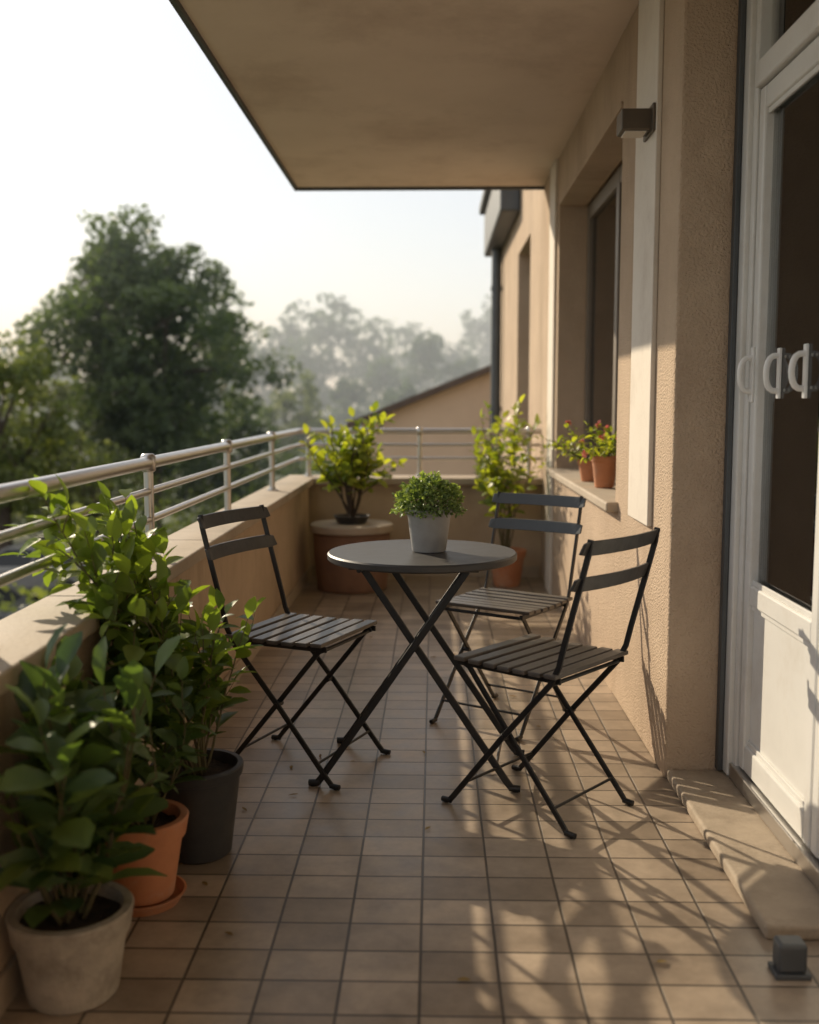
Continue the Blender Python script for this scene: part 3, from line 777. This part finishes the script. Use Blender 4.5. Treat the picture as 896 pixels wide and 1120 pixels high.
C = []; Rr = []
for i in range(170):
    C.append((rng.uniform(-30, 2), 39.5 + rng.normal(0, 1.0), GZ + rng.uniform(0.4, 3.0))); Rr.append(rng.uniform(0.7, 1.2))
P, v, s = clump_leaves(C, Rr, 130, 0.2)
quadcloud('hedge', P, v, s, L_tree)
C = []; Rr = []
for i in range(260):
    yy = rng.uniform(7, 38); hh = 2.1 + 0.7 * math.sin(yy * 0.9) + 0.5 * math.sin(yy * 2.3 + 1)
    C.append((-5.5 + rng.normal(0, .4), yy, GZ + rng.uniform(0.3, max(0.6, hh)))); Rr.append(rng.uniform(0.4, .75))
P, v, s = clump_leaves(C, Rr, 140, 0.15)
quadcloud('roadside_shrubs', P, v, s, L_tree2)

C = []; Rr = []
def crown(px, Y, pytop, rpx, k=9):
    X = wx(px, Y); zt = 1.2 + (440 - pytop) / 1150 * Y; r = rpx / 1150 * Y
    zc = zt - r * 0.9
    for i in range(k * 4):
        d = norm(rng.normal(0, 1, 3)) * rng.random() ** .4
        C.append((X + d[0] * r * .85, Y + d[1] * r * .8, zc + d[2] * r * .8)); Rr.append(r * rng.uniform(.2, .38))
    zz = zc - r * 1.0
    while zz > GZ:
        for i in range(k):
            C.append((X + rng.normal(0, .6) * r, Y + rng.normal(0, .5) * r, zz)); Rr.append(r * rng.uniform(.3, .5))
        zz -= r * 0.8
for px, Y, t, r in ((360, 95, 322, 42), (310, 100, 345, 36), (400, 98, 350, 32), (445, 110, 352, 36), (490, 108, 366, 30), (528, 120, 330, 32), (560, 120, 325, 40),
                    (465, 80, 362, 26), (505, 80, 390, 24), (420, 78, 395, 24), (380, 70, 412, 22), (335, 90, 370, 34), (280, 90, 375, 36), (240, 95, 385, 34), (200, 90, 400, 36),
                    (120, 95, 395, 36), (60, 90, 390, 40), (0, 95, 380, 40), (-60, 90, 380, 40), (-140, 95, 370, 50), (620, 120, 340, 50), (440, 62, 420, 22)):
    crown(px, Y, t, r)
P, v, s = clump_leaves(C, Rr, 20, 0.62)
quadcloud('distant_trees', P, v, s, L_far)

Yh = 14.0
gx0, gx1, gx2 = -0.95, 3.2, 7.35
ze, zr = 0.92, 0.92 + 4.15 * 0.40
fr = mkobj('walls', [(gx0, Yh, GZ), (gx2, Yh, GZ), (gx2, Yh, ze), (gx1, Yh, zr), (gx0, Yh, ze),
                     (gx0, Yh + 9, GZ), (gx2, Yh + 9, GZ), (gx2, Yh + 9, ze), (gx1, Yh + 9, zr), (gx0, Yh + 9, ze)],
           [(0, 1, 2, 3, 4), (5, 9, 8, 7, 6), (0, 4, 9, 5), (1, 6, 7, 2)], M_house)
rf = []
for s, xe in ((1, gx0 - 0.2), (-1, gx2 + 0.2)):
    z_e = ze - 0.2 * 0.40
    vs = [(xe, Yh - .15, z_e + .005), (gx1, Yh - .15, zr + .005), (gx1, Yh + 9.2, zr + .005), (xe, Yh + 9.2, z_e + .005)]
    vs += [(a, b, c + .09) for a, b, c in vs]
    rf.append(mkobj('roof_slope', vs, [(0, 1, 2, 3), (4, 5, 6, 7), (0, 1, 5, 4), (1, 2, 6, 5), (2, 3, 7, 6), (3, 0, 4, 7)], M_roof))
hw = [box('window', 0.4, 1.5, Yh - .03, Yh + .0, -1.9, -0.6, M_carglass), box('window_sill', 0.3, 1.6, Yh - .12, Yh - .001, -1.98, -1.91, M_cream)]
group('gabled_house', [fr] + rf + hw)

# mist over the park
mm, nt, p, o = newmat('mist')
nt.nodes.remove(p)
vs = nt.nodes.new('ShaderNodeVolumeScatter'); vs.inputs['Color'].default_value = (0.84, 0.92, 1.0, 1)
vs.inputs['Density'].default_value = 0.0085; vs.inputs['Anisotropy'].default_value = 0.2
nt.links.new(vs.outputs[0], o.inputs['Volume'])
box('morning_mist', -90, 50, 28, 200, GZ + 0.02, 11, mm)

# ------------------------------------------------------------ light
EL = R(24); ux, uy = 0.6, -0.8
world = bpy.data.worlds.new('World'); scene.world = world; world.use_nodes = True
wn = world.node_tree
bg = wn.nodes['Background']
sky = wn.nodes.new('ShaderNodeTexSky'); sky.sky_type = 'NISHITA'; sky.sun_disc = False
sky.sun_elevation = EL; sky.sun_rotation = R(-36.9); sky.dust_density = 1.0; sky.air_density = 1.0; sky.ozone_density = 1.5
wn.links.new(sky.outputs[0], bg.inputs['Color']); bg.inputs['Strength'].default_value = 0.05
bg2 = wn.nodes.new('ShaderNodeBackground'); bg2.inputs['Color'].default_value = (1.0, 0.98, 0.95, 1); bg2.inputs['Strength'].default_value = 0.63
ad = wn.nodes.new('ShaderNodeAddShader')
wn.links.new(bg.outputs[0], ad.inputs[0]); wn.links.new(bg2.outputs[0], ad.inputs[1])
wn.links.new(ad.outputs[0], wn.nodes['World Output'].inputs['Surface'])
sd = bpy.data.lights.new('sun', 'SUN'); sd.energy = 5.0; sd.angle = R(0.5); sd.color = (1.0, 0.85, 0.63)
so = link(bpy.data.objects.new('sun', sd))
d = Vector((ux * math.cos(EL), uy * math.cos(EL), -math.sin(EL)))
so.rotation_euler = d.to_track_quat('-Z', 'Y').to_euler(); so.location = (-10, 20, 12)

# ------------------------------------------------------------ camera
cd = bpy.data.cameras.new('camera'); cam = link(bpy.data.objects.new('camera', cd))
cd.sensor_fit = 'HORIZONTAL'; cd.sensor_width = 36; cd.lens = 36 * 1150 / 896
cam.location = (0, 0, 1.2)
cam.rotation_euler = (R(90 - 5.96), 0, R(1.345))
cd.clip_end = 3000; cd.clip_start = 0.05
cd.dof.use_dof = True; cd.dof.focus_distance = 3.3; cd.dof.aperture_fstop = 2.4
scene.camera = cam
